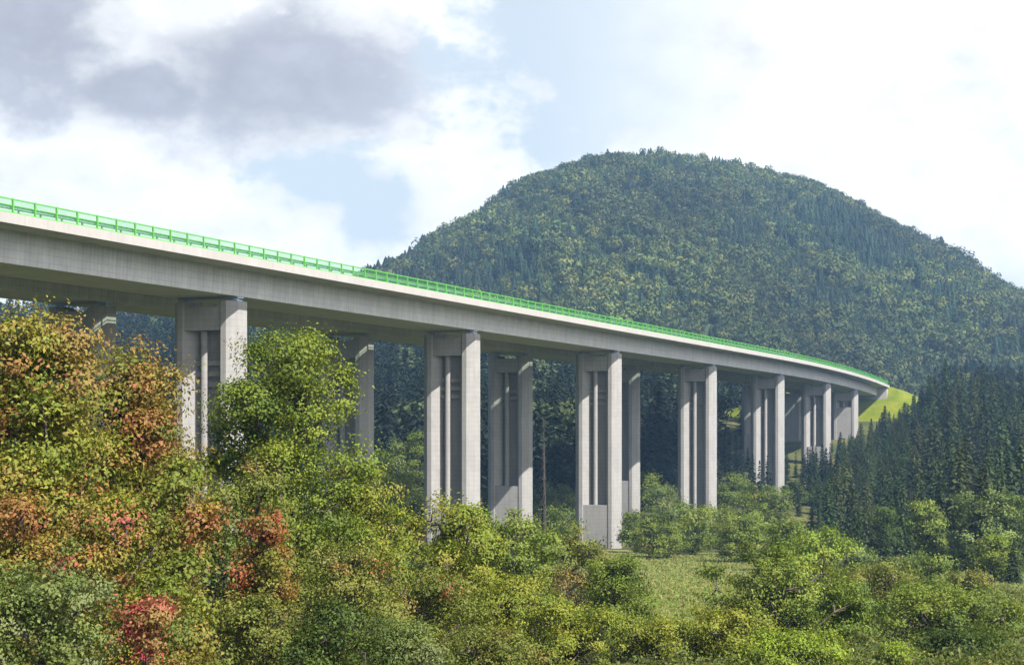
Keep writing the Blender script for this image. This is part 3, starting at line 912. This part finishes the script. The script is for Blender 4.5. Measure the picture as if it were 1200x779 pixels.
T_, S_h = 'broadleaf_tree', 'shrub'
LIST = [
    # foreground, left
    (T_, 'tree', 'tall autumn tree with yellow-green and rusty leaves filling the left edge', 38, 379, 36, 255, 'autumn', 36000, .125, dict(lobes=18, clump=.34, base=.2, accents=[('rusty', (-.2, .78, .2)), ('rusty', (.35, .55, .18))])),
    (T_, 'tree', 'autumn tree with red-tipped twigs next to the pale green tree', 150, 416, 40, 180, 'autumn', 30000, .125, dict(lobes=16, clump=.34, base=.2, accents=[('rusty', (.25, .97, .22)), ('rusty', (.3, .68, .25))])),
    (T_, 'tree', 'rusty brown tree cut by the left border of the photo', -55, 385, 44, 200, 'autumn', 16000, .135, dict(lobes=14, clump=.36, base=.3)),
    (T_, 'tree', 'yellowing tree filling the gap under the red-tipped twigs', 205, 545, 36, 130, 'autumn', 12000, .12, dict(lobes=12, clump=.30, base=.1)),
    (S_h, 'shrub', 'rusty pink shrub in front of the tall autumn tree', 25, 590, 32, 150, 'rusty', 9000, .105, dict(clump=.26)),
    (S_h, 'shrub', 'yellow-green shrub with pinkish leaves above the crimson one', 130, 585, 33, 200, 'autumn', 14000, .10, dict(clump=.26, accents=[('rusty', (.1, .8, .3))])),
    (S_h, 'shrub', 'grey-green shrub in the bottom left corner', 50, 660, 28, 210, 'grey', 14000, .085, dict(clump=.22)),
    (S_h, 'shrub', 'crimson shrub at the bottom edge', 178, 705, 28, 105, 'crimson', 5200, .085, dict(clump=.18)),
    (T_, 'tree', 'upright fresh green tree standing right of the first front pier', 341, 390, 55, 215, 'green', 30000, .14, dict(lobes=18, clump=.36, base=.2, peak=.55)),
    (T_, 'tree', 'shorter dark green tree at the left side of the upright green one', 282, 455, 57, 95, 'green', 10000, .15, dict(lobes=12, clump=.36, base=.2)),
    (S_h, 'shrub', 'olive shrub with pale tips under the upright green tree', 300, 548, 50, 150, 'olive', 12000, .12, dict(clump=.3)),
    (S_h, 'shrub', 'orange-red shrub in the shade under the green tree', 308, 606, 46, 95, 'red', 5200, .12, dict(clump=.24, base=.45)),
    (S_h, 'shrub', 'dark shaded shrub between the autumn tree and the orange-red shrub', 248, 615, 49, 110, 'dark', 7000, .12, dict(clump=.3)),
    (T_, 'tree', 'yellow-green tree in front of the thin rear pier', 428, 552, 58, 165, 'yellow', 17000, .14, dict(lobes=14, clump=.32, base=.15)),
    (T_, 'tree', 'spreading yellow-green tree in front of the second front pier', 525, 592, 64, 190, 'yellow', 18000, .15, dict(lobes=14, clump=.36, base=.15)),
    (S_h, 'shrub', 'olive shrub with some reddish leaves below the yellow-green trees', 415, 640, 47, 150, 'olive', 11000, .11, dict(clump=.27, accents=[('red', (.25, .85, .16))])),
    (T_, 'tree', 'dense green tree below the third front pier', 600, 607, 78, 150, 'bush', 13000, .17, dict(lobes=12, clump=.4, base=.1)),
    (S_h, 'shrub', 'olive brown bush at the foot of the pier nearest the meadow', 672, 628, 112, 105, 'olive', 6500, .2, dict(clump=.45)),
    (S_h, 'shrub', 'round dark green bush beside the meadow', 722, 655, 88, 106, 'green', 11000, .17, dict(clump=.4, lobes=14, base=.05)),
    (S_h, 'shrub', 'dark olive shrub with reddish twigs in the lower middle', 500, 668, 50, 150, 'olive', 11000, .11, dict(clump=.27, accents=[('red', (.1, .8, .14))])),
    (S_h, 'shrub', 'yellowish shrub with feathery tops in the lower middle', 600, 678, 60, 170, 'yellow', 12000, .12, dict(clump=.3)),
    (S_h, 'shrub', 'dark grey-green shrub at the bottom edge under the olive shrubs', 390, 712, 40, 150, 'dark', 8000, .10, dict(clump=.24)),
    (S_h, 'shrub', 'pale grey-green shrub at the bottom edge with whitish leaves', 470, 728, 42, 110, 'grey', 7000, .09, dict(clump=.22)),
    (S_h, 'shrub', 'green shrub at the bottom edge below the orange-red shrub', 300, 700, 41, 140, 'olive', 8500, .10, dict(clump=.24)),
    (S_h, 'shrub', 'yellow-green shrub at the bottom edge below the round dark bush', 668, 712, 62, 150, 'yellow', 9000, .12, dict(clump=.3)),
    (S_h, 'shrub', 'low feathery yellow shrub at the bottom edge right of the dark bush', 768, 728, 64, 135, 'yellow', 8500, .12, dict(clump=.3)),
    (S_h, 'shrub', 'green shrub at the bottom edge in the middle of the photo', 570, 738, 46, 150, 'olive', 8500, .10, dict(clump=.25)),
    (S_h, 'shrub', 'yellow-green shrub at the bottom edge under the big rounded bush', 848, 716, 64, 150, 'yellow', 8500, .125, dict(clump=.3)),
    (S_h, 'shrub', 'big rounded grey-green bush in front of the meadow', 914, 648, 78, 195, 'bush', 18000, .17, dict(clump=.4, lobes=18, base=.05)),
    (S_h, 'shrub', 'bush of pale round leaves leaning against the big rounded bush', 985, 682, 80, 100, 'bush', 8000, .17, dict(clump=.38)),
    (S_h, 'shrub', 'wide green bush with a shaded left side in the lower right', 1108, 690, 82, 185, 'bush', 13000, .16, dict(clump=.4, lobes=14, base=.05)),
    (S_h, 'shrub', 'flat olive bush behind the wide green bush', 1040, 662, 102, 120, 'olive', 7500, .18, dict(clump=.42)),
    (S_h, 'shrub', 'bright lime green shrub at the bottom edge below the pale bush', 925, 745, 56, 150, 'bright', 9000, .115, dict(clump=.27)),
    (S_h, 'shrub', 'small bright yellow-green seedling shrub at the bottom edge', 1052, 757, 60, 52, 'bright', 2600, .11, dict(clump=.2)),
    (S_h, 'shrub', 'small grassy bush in the bottom right corner', 1190, 742, 84, 60, 'bush', 3600, .15, dict(clump=.3)),
    (S_h, 'shrub', 'dark green shrub in the shade at the bottom edge below the wide bush', 1125, 742, 66, 130, 'dark', 7500, .13, dict(clump=.32)),
    # middle ground
    (S_h, 'shrub', 'dark round bush at the back of the meadow', 772, 606, 226, 72, 'green', 4200, .32, dict(clump=.75)),
    (S_h, 'shrub', 'light green bush between the dark round bush and the fourth front pier', 812, 590, 238, 78, 'bush', 4600, .34, dict(clump=.8)),
    (S_h, 'shrub', 'rounded bush at the right end of the meadow', 876, 606, 215, 82, 'bush', 4600, .32, dict(clump=.75)),
    (S_h, 'shrub', 'narrow bush against the foot of the third front pier', 744, 600, 240, 34, 'bush', 2600, .34, dict(clump=.75)),
    (S_h, 'shrub', 'bright rounded bush under the bridge end', 968, 622, 152, 95, 'bright', 5200, .28, dict(clump=.65)),
    (S_h, 'shrub', 'bushy tree in front of the foot of the fifth front pier', 906, 572, 300, 44, 'bush', 2600, .40, dict(clump=.9)),
    (S_h, 'shrub', 'green bush below the fifth front pier beside the bright rounded bush', 925, 612, 190, 60, 'green', 3200, .32, dict(clump=.75)),
    (S_h, 'shrub', 'low green bush in front of the fourth front pier', 842, 592, 262, 55, 'bush', 2800, .36, dict(clump=.85)),
    (T_, 'tree', 'light green tree between the thin rear pier and the second front pier', 466, 516, 288, 58, 'soft', 4200, .42, dict(clump=1.0)),
    (T_, 'tree', 'dark crowned tree behind the light green one, left of the second front pier', 487, 505, 325, 44, 'green', 3000, .45, dict(clump=1.0)),
    (T_, 'tree', 'bushy tree at the left foot of the second front pier', 476, 560, 240, 56, 'bush', 3600, .38, dict(clump=.9)),
    (T_, 'tree', 'light green tree behind the bare trunk, between the second and third front piers', 655, 568, 300, 56, 'soft', 3600, .42, dict(clump=1.0)),
    (T_, 'tree', 'low bushy tree at the left foot of the third front pier', 652, 594, 215, 60, 'bush', 3600, .35, dict(clump=.85)),
    (T_, 'tree', 'dark green tree beneath the bridge between the third and fourth front piers', 756, 560, 325, 46, 'green', 3000, .44, dict(clump=1.0)),
    (T_, 'tree', 'light bushy tree next to the dark green one beneath the bridge', 784, 568, 300, 42, 'soft', 3000, .42, dict(clump=1.0)),
    (T_, 'tree', 'green tree in the gap between the fourth and fifth front piers', 858, 560, 330, 46, 'green', 3000, .44, dict(clump=1.0)),
    (T_, 'tree', 'low leafy tree under the gap between the fourth and fifth front piers', 872, 582, 290, 42, 'bush', 2600, .40, dict(clump=.9)),
    # right-hand edge of the wood
    (T_, 'tree', 'tall soft green tree with a rounded tip in front of the spruce wood', 1133, 578, 205, 46, 'soft', 6000, .30, dict(clump=.65, lobes=16, peak=.35, base=.05)),
    (T_, 'tree', 'rounded leafy tree beside the tall soft green tree', 1165, 632, 172, 66, 'green', 5200, .28, dict(clump=.65)),
    (T_, 'tree', 'sunlit pale leafy tree at the right foot of the tall dark spruce', 1098, 612, 215, 42, 'bush', 3600, .30, dict(clump=.65)),
    (S_h, 'shrub', 'yellow-green shrub at the small grassy clearing', 1092, 650, 150, 46, 'bush', 3000, .25, dict(clump=.55)),
    (S_h, 'shrub', 'grey-green shrub between the lone spruce and the clearing', 1062, 650, 165, 44, 'soft', 3000, .26, dict(clump=.55)),
    (S_h, 'shrub', 'pale shrub in front of the rounded leafy tree', 1128, 672, 120, 60, 'olive', 4200, .2, dict(clump=.45)),
    (S_h, 'shrub', 'small olive shrub at the left foot of the lone front spruce', 1005, 640, 175, 44, 'soft', 2800, .27, dict(clump=.55)),
]
for row in LIST:
    plant(*row[:10], **row[10])

# filler bushes of the valley floor: copies that nothing tells apart
FB = []
for k in range(5):
    FB.append(broadleaf(900 + k, 4.0, 5.2, ['bush', 'green', 'soft', 'yellow', 'dark'][k], 4200, .27, clump=.45, lobes=9, base=.03, peak=.4, dome=1.1, per=120))
for k in range(4):
    FB.append(broadleaf(950 + k, 8.0, 5.0, ['bush', 'green', 'soft', 'dark'][k], 6500, .26, clump=.48, lobes=14, base=.1, peak=.42, dome=1.1, per=120))
fb_proto = {}


def copy_bush(k, x, y, s, label, group, col):
    if k not in fb_proto:
        e = bpy.data.objects.new('shrub', None); COL.objects.link(e)
        a = link('crown', FB[k][0], e); b_ = link('trunk', FB[k][1], e); fb_proto[k] = (e, a, b_)
    else:
        e0, a0, b0 = fb_proto[k]
        e = e0.copy(); COL.objects.link(e)
        a = a0.copy(); COL.objects.link(a); a.parent = e
        b_ = b0.copy(); COL.objects.link(b_); b_.parent = e
    e.location = (x, y, gz(x, y) - .1); e.scale = s; e.rotation_euler[2] = rng.uniform(0, 6.28)
    a.color = (*col, 1)
    tag(e, label, 'shrub', group)


cnt = 0; tries = 0; fused = []
while cnt < 85 and tries < 20000:
    tries += 1
    Y = rng.uniform(120, 345); px = rng.uniform(330, 1010)
    x, y = at(px, Y)
    yb = HZ - gz(x, y) * F / Y
    if 742 < px < 862 and Y < 196: continue           # the meadow stays open
    if px > 690 and Y < 235: continue
    if 655 < px < 745 and Y < 262: continue
    if px < 655 and Y < 150: continue
    ss, u2 = path_coords(np.array([x]), np.array([y]))
    if any(abs(ss[0] - q) < 6 for q in near_s) and (abs(u2[0]) < 6.5 or abs(u2[0] - FAR) < 6.5): continue
    if any((x - a) ** 2 + (y - b_) ** 2 < 4.2 ** 2 for a, b_ in fused): continue
    fused.append((x, y)); cnt += 1
    sc_ = rng.uniform(.75, 1.35)
    if 600 < px < 745 and Y < 250: sc_ *= .8
    if u2[0] > 5:
        lab, gr = 'leafy green bush in the thicket in front of the piers', 'bushes of the thicket in front of the piers'
    else:
        lab, gr = 'leafy green bush in the thicket beneath and behind the viaducts', 'bushes of the thicket behind the piers'
    v = rng.uniform(.6, 1.25)
    copy_bush(int(rng.integers(0, 5)), x, y, (sc_ * rng.uniform(.85, 1.2), sc_ * rng.uniform(.85, 1.2), sc_ * rng.uniform(.7, 1.2)), lab, gr, (v, v, v))

# leafy trees scattered through the lower edge of the spruce wood
cnt = 0
while cnt < 19:
    Y = rng.uniform(190, 330); px = rng.uniform(945, 1240)
    if px < np.interp(Y, [190, 250, 330], [1000, 960, 940]): continue
    x, y = at(px, Y)
    if path_coords(np.array([x]), np.array([y]))[1][0] < 10: continue
    if any((x - a) ** 2 + (y - b_) ** 2 < 5.5 ** 2 for a, b_ in fused): continue
    fused.append((x, y)); cnt += 1
    q = rng.uniform(.7, 1.25); v = rng.uniform(.7, 1.25)
    copy_bush(5 + int(rng.integers(0, 4)), x, y, (q, q, q * rng.uniform(.9, 1.15)), 'leafy green tree standing among the spruces at the lower edge of the wood', 'leafy trees among the spruces', (v, v, v))

# ---- bare trunk between the piers
x, y, h = from_top(637, 490, 158)
rg = np.random.default_rng(3)
bt = bpy.data.objects.new('bare_tree', None); COL.objects.link(bt); bt.location = (x, y, gz(x, y))
tv, tq = tubes([((0, 0, -.5), (.05, 0, h * .5), .26, .19), ((.05, 0, h * .5), (-.03, .02, h), .19, .06)], 8)
link('trunk', mesh_np('trunk', tv, tq, M_dead, smooth=True), bt)
segs = []
for q in range(170):
    z = h * rg.uniform(.15, .99); a = rg.uniform(0, 6.28); l = rg.uniform(.3, .85) * (1.3 - z / h)
    segs.append(((0, 0, z), (math.cos(a) * l, math.sin(a) * l, z - .3 * rg.random()), .05, .02))
tv, tq = tubes(segs, 4)
link('branches', mesh_np('branches', tv, tq, M_dead), bt)
tag(bt, 'thin dark bare trunk with short broken twigs between the second and third front piers', 'dead tree')

# ---- undergrowth that hides the soil between the bushes
ug = np.random.default_rng(5)
n = 42000
Y = 24 + 130 * ug.random(n) ** 1.35; px = ug.uniform(-60, 1260, n)
X = (px - 600) / F * Y
keepm = ~((px > 730) & (px < 900) & (Y > 92))
nz = vnoise(X / 3.1, Y / 3.7, 8)
keepm &= nz > -.35
X, Y, nz = X[keepm], Y[keepm], nz[keepm]
per = 5
C = np.stack([X, Y, ground_z(X, Y)], 1)
P = np.repeat(C, per, 0) + ug.normal(size=(len(C) * per, 3)) * np.array([.35, .35, .12])
P[:, 2] += np.abs(ug.normal(size=len(P))) * (.25 + .3 * np.clip(np.repeat(nz, per), 0, 1))
bz = np.tile([0, 0, 1.0], (len(P), 1))
lf = (.10 + .0012 * P[:, 1:2])
V, Q = leaf_quads(ug, P, bz, lf, lf * .5, .9)
pc = palette(ug, 'dark', len(C)) * .6 + palette(ug, 'olive', len(C)) * .4
tint = np.repeat(pc, per, 0) * ug.uniform(.6, 1.35, (len(P), 1))
tag(link('undergrowth', mesh_np('undergrowth', V, Q, M_leaf, tint)), 'low leafy undergrowth covering the ground between the bushes', 'undergrowth', kind='stuff')
# meadow grass tufts
n = 34000
Y = ug.uniform(92, 240, n); px = ug.uniform(690, 1210, n); X = (px - 600) / F * Y
C = np.stack([X, Y, ground_z(X, Y) + .08], 1)
V, Q = leaf_quads(ug, C, np.tile([0, -1.0, .2], (n, 1)), .55, .12, .5)
gcol = np.array([.165, .165, .045]) * ug.uniform(.6, 1.3, (n, 1)) * np.where(ug.random((n, 1)) < .35, np.array([.6, .95, .5]), 1.0)
tag(link('meadow_grass', mesh_np('meadow_grass', V, Q, M_leaf, gcol)), 'dry yellowish grass of the meadow between the bushes', 'grass', kind='stuff')

# ------------------------------------------------------------------ air
hb = MB(); hb.box(-1950, -310, -24, 1950, 2650, 216)
hz_ = link('haze', hb.mesh('haze', bpy.data.materials.new('haze')))
tag(hz_, kind='stuff')
hm = hz_.data.materials[0]; hm.use_nodes = True
nt = hm.node_tree; nt.nodes.clear()
o_ = nt.nodes.new('ShaderNodeOutputMaterial'); v_ = nt.nodes.new('ShaderNodeVolumePrincipled')
v_.inputs['Color'].default_value = (0.36, 0.63, 1.0, 1)
v_.inputs['Density'].default_value = 0.00020
v_.inputs['Anisotropy'].default_value = 0.2
nt.links.new(v_.outputs[0], o_.inputs['Volume'])

# ------------------------------------------------------------------ sun and sky
SUN_AZ, SUN_EL = 137.0, 46.0         # degrees clockwise from straight ahead, and up
sd = np.array([math.sin(R(SUN_AZ)) * math.cos(R(SUN_EL)), math.cos(R(SUN_AZ)) * math.cos(R(SUN_EL)), math.sin(R(SUN_EL))])
sun = bpy.data.lights.new('sun', 'SUN'); sun.energy = 5.0; sun.angle = R(0.5); sun.color = (1.0, 0.955, 0.88)
so = bpy.data.objects.new('sun', sun); COL.objects.link(so)
from mathutils import Vector
so.rotation_euler = Vector(tuple(-sd)).to_track_quat('-Z', 'Y').to_euler()
so.location = (60, -60, 120)

w = bpy.data.worlds.new('World'); SC.world = w; w.use_nodes = True
nt = w.node_tree; nt.nodes.clear()
L_ = nt.links.new


def MA(op, a, b=None, c=None, clamp=False):
    n = nt.nodes.new('ShaderNodeMath'); n.operation = op; n.use_clamp = clamp
    for i, v in enumerate((a, b, c)):
        if v is None: continue
        if isinstance(v, (int, float)): n.inputs[i].default_value = v
        else: L_(v, n.inputs[i])
    return n.outputs[0]


tc = nt.nodes.new('ShaderNodeTexCoord')
sx = nt.nodes.new('ShaderNodeSeparateXYZ'); L_(tc.outputs['Generated'], sx.inputs[0])
az = MA('ARCTAN2', sx.outputs[0], sx.outputs[1]); el = MA('ARCSINE', sx.outputs[2])
nz1 = nt.nodes.new('ShaderNodeTexNoise'); nz1.inputs['Scale'].default_value = 11.0; nz1.inputs['Detail'].default_value = 8.0; nz1.inputs['Roughness'].default_value = .58
mp = nt.nodes.new('ShaderNodeMapping'); mp.inputs['Scale'].default_value = (1, 1, 1.5)
L_(tc.outputs['Generated'], mp.inputs[0]); L_(mp.outputs[0], nz1.inputs['Vector'])
nz2 = nt.nodes.new('ShaderNodeTexNoise'); nz2.inputs['Scale'].default_value = 26.0; nz2.inputs['Detail'].default_value = 7.0; nz2.inputs['Roughness'].default_value = .6
L_(mp.outputs[0], nz2.inputs['Vector'])
n1 = MA('SUBTRACT', nz1.outputs[0], .5); n2 = MA('SUBTRACT', nz2.outputs[0], .5)


def ell(px, py, rx, ry, k1=1.6, k2=.9):
    a0 = math.atan((px - 600) / F); e0 = math.atan((HZ - py) / F)
    da = MA('DIVIDE', MA('SUBTRACT', az, a0), rx / F); de = MA('DIVIDE', MA('SUBTRACT', el, e0), ry / F)
    d = MA('SQRT', MA('ADD', MA('MULTIPLY', da, da), MA('MULTIPLY', de, de)))
    return MA('ADD', MA('ADD', MA('SUBTRACT', 1.0, d), MA('MULTIPLY', n1, k1)), MA('MULTIPLY', n2, k2))


def mx(*a):
    r = a[0]
    for q in a[1:]: r = MA('MAXIMUM', r, q)
    return r


def mr(x, a, b, smooth=True):
    n = nt.nodes.new('ShaderNodeMapRange'); n.interpolation_type = 'SMOOTHSTEP' if smooth else 'LINEAR'
    n.inputs['From Min'].default_value = a; n.inputs['From Max'].default_value = b
    L_(x, n.inputs['Value']); return n.outputs[0]


# openings of blue between the clouds
gap_main = MA('MULTIPLY', mr(mx(ell(722, 45, 205, 180, 2.0, 1.3)), -.02, .38), mr(az, .19, .0))
gap_small = mr(mx(ell(385, 215, 100, 52, 2.0, 1.4), ell(440, 240, 70, 60, 2.0, 1.4)), -.05, .42)
gap = MA('MAXIMUM', gap_main, gap_small)
# cloud ahead, plus an unseen bank added rightward to light the webs; scattered elsewhere
front = MA('MULTIPLY', mr(az, -.62, -.40), mr(az, 3.13, 2.75))  # spans the view ahead and the added bank round to behind right
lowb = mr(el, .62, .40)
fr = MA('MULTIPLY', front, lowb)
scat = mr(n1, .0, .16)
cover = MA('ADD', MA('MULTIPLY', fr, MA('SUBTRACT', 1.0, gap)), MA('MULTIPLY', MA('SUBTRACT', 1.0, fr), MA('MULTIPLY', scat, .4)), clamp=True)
# shaded undersides of the big cloud
dark = mr(mx(ell(40, 55, 170, 120, 1.8, 1.5), ell(310, 95, 225, 110, 1.5, 1.2), ell(170, 115, 180, 60, 1.6, 1.5)), -.06, .68)
patch = mr(mx(ell(215, 10, 100, 52, 2.0, 1.6)), .0, .6)
dark = MA('MULTIPLY', dark, MA('SUBTRACT', 1.0, patch))

sky = nt.nodes.new('ShaderNodeTexSky'); sky.sky_type = 'NISHITA'; sky.sun_disc = False
sky.sun_elevation = R(SUN_EL); sky.sun_rotation = R(SUN_AZ); sky.dust_density = 2.0; sky.air_density = 1.0
bs = nt.nodes.new('ShaderNodeBackground'); L_(sky.outputs[0], bs.inputs[0]); bs.inputs[1].default_value = 0.055
cm = nt.nodes.new('ShaderNodeMix'); cm.data_type = 'RGBA'
L_(dark, cm.inputs[0]); cm.inputs[6].default_value = (1.0, 1.0, 1.0, 1); cm.inputs[7].default_value = (.455, .468, .525, 1)
tex = MA('ADD', MA('ADD', MA('MULTIPLY', n2, .7), MA('MULTIPLY', n1, .5)), 1.04)
bc = nt.nodes.new('ShaderNodeBackground'); L_(cm.outputs[2], bc.inputs[0]); L_(MA('MULTIPLY', tex, MA('ADD', .47, MA('MULTIPLY', mr(az, .6, 1.7), .95))), bc.inputs[1])  # added bank glows stronger to the right, brightening webs and right-facing sides
# thin high veil that pales the blue
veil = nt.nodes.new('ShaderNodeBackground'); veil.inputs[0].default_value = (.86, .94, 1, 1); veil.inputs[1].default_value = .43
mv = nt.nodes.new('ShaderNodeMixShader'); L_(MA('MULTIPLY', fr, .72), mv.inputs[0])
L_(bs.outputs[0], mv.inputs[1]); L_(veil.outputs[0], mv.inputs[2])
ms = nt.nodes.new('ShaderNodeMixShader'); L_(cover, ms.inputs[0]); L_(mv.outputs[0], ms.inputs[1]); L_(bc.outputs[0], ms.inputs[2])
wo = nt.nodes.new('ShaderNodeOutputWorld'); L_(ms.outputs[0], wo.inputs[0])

# ------------------------------------------------------------------ camera
cam = bpy.data.cameras.new('camera'); co = bpy.data.objects.new('camera', cam); COL.objects.link(co)
co.location = (0, 0, 0); co.rotation_euler = (R(90), 0, 0)
cam.sensor_width = 36; cam.lens = 36 * F / 1200
cam.shift_y = (HZ - 779 / 2) / 1200
cam.clip_start = .5; cam.clip_end = 6000
SC.camera = co
SC.view_settings.view_transform = 'Standard'; SC.view_settings.look = 'None'
SC.view_settings.gamma = 1; SC.view_settings.exposure = 1.28; SC.view_settings.use_curve_mapping = False
SC.cycles.max_bounces = 6; SC.cycles.transparent_max_bounces = 12; SC.cycles.volume_bounces = 0
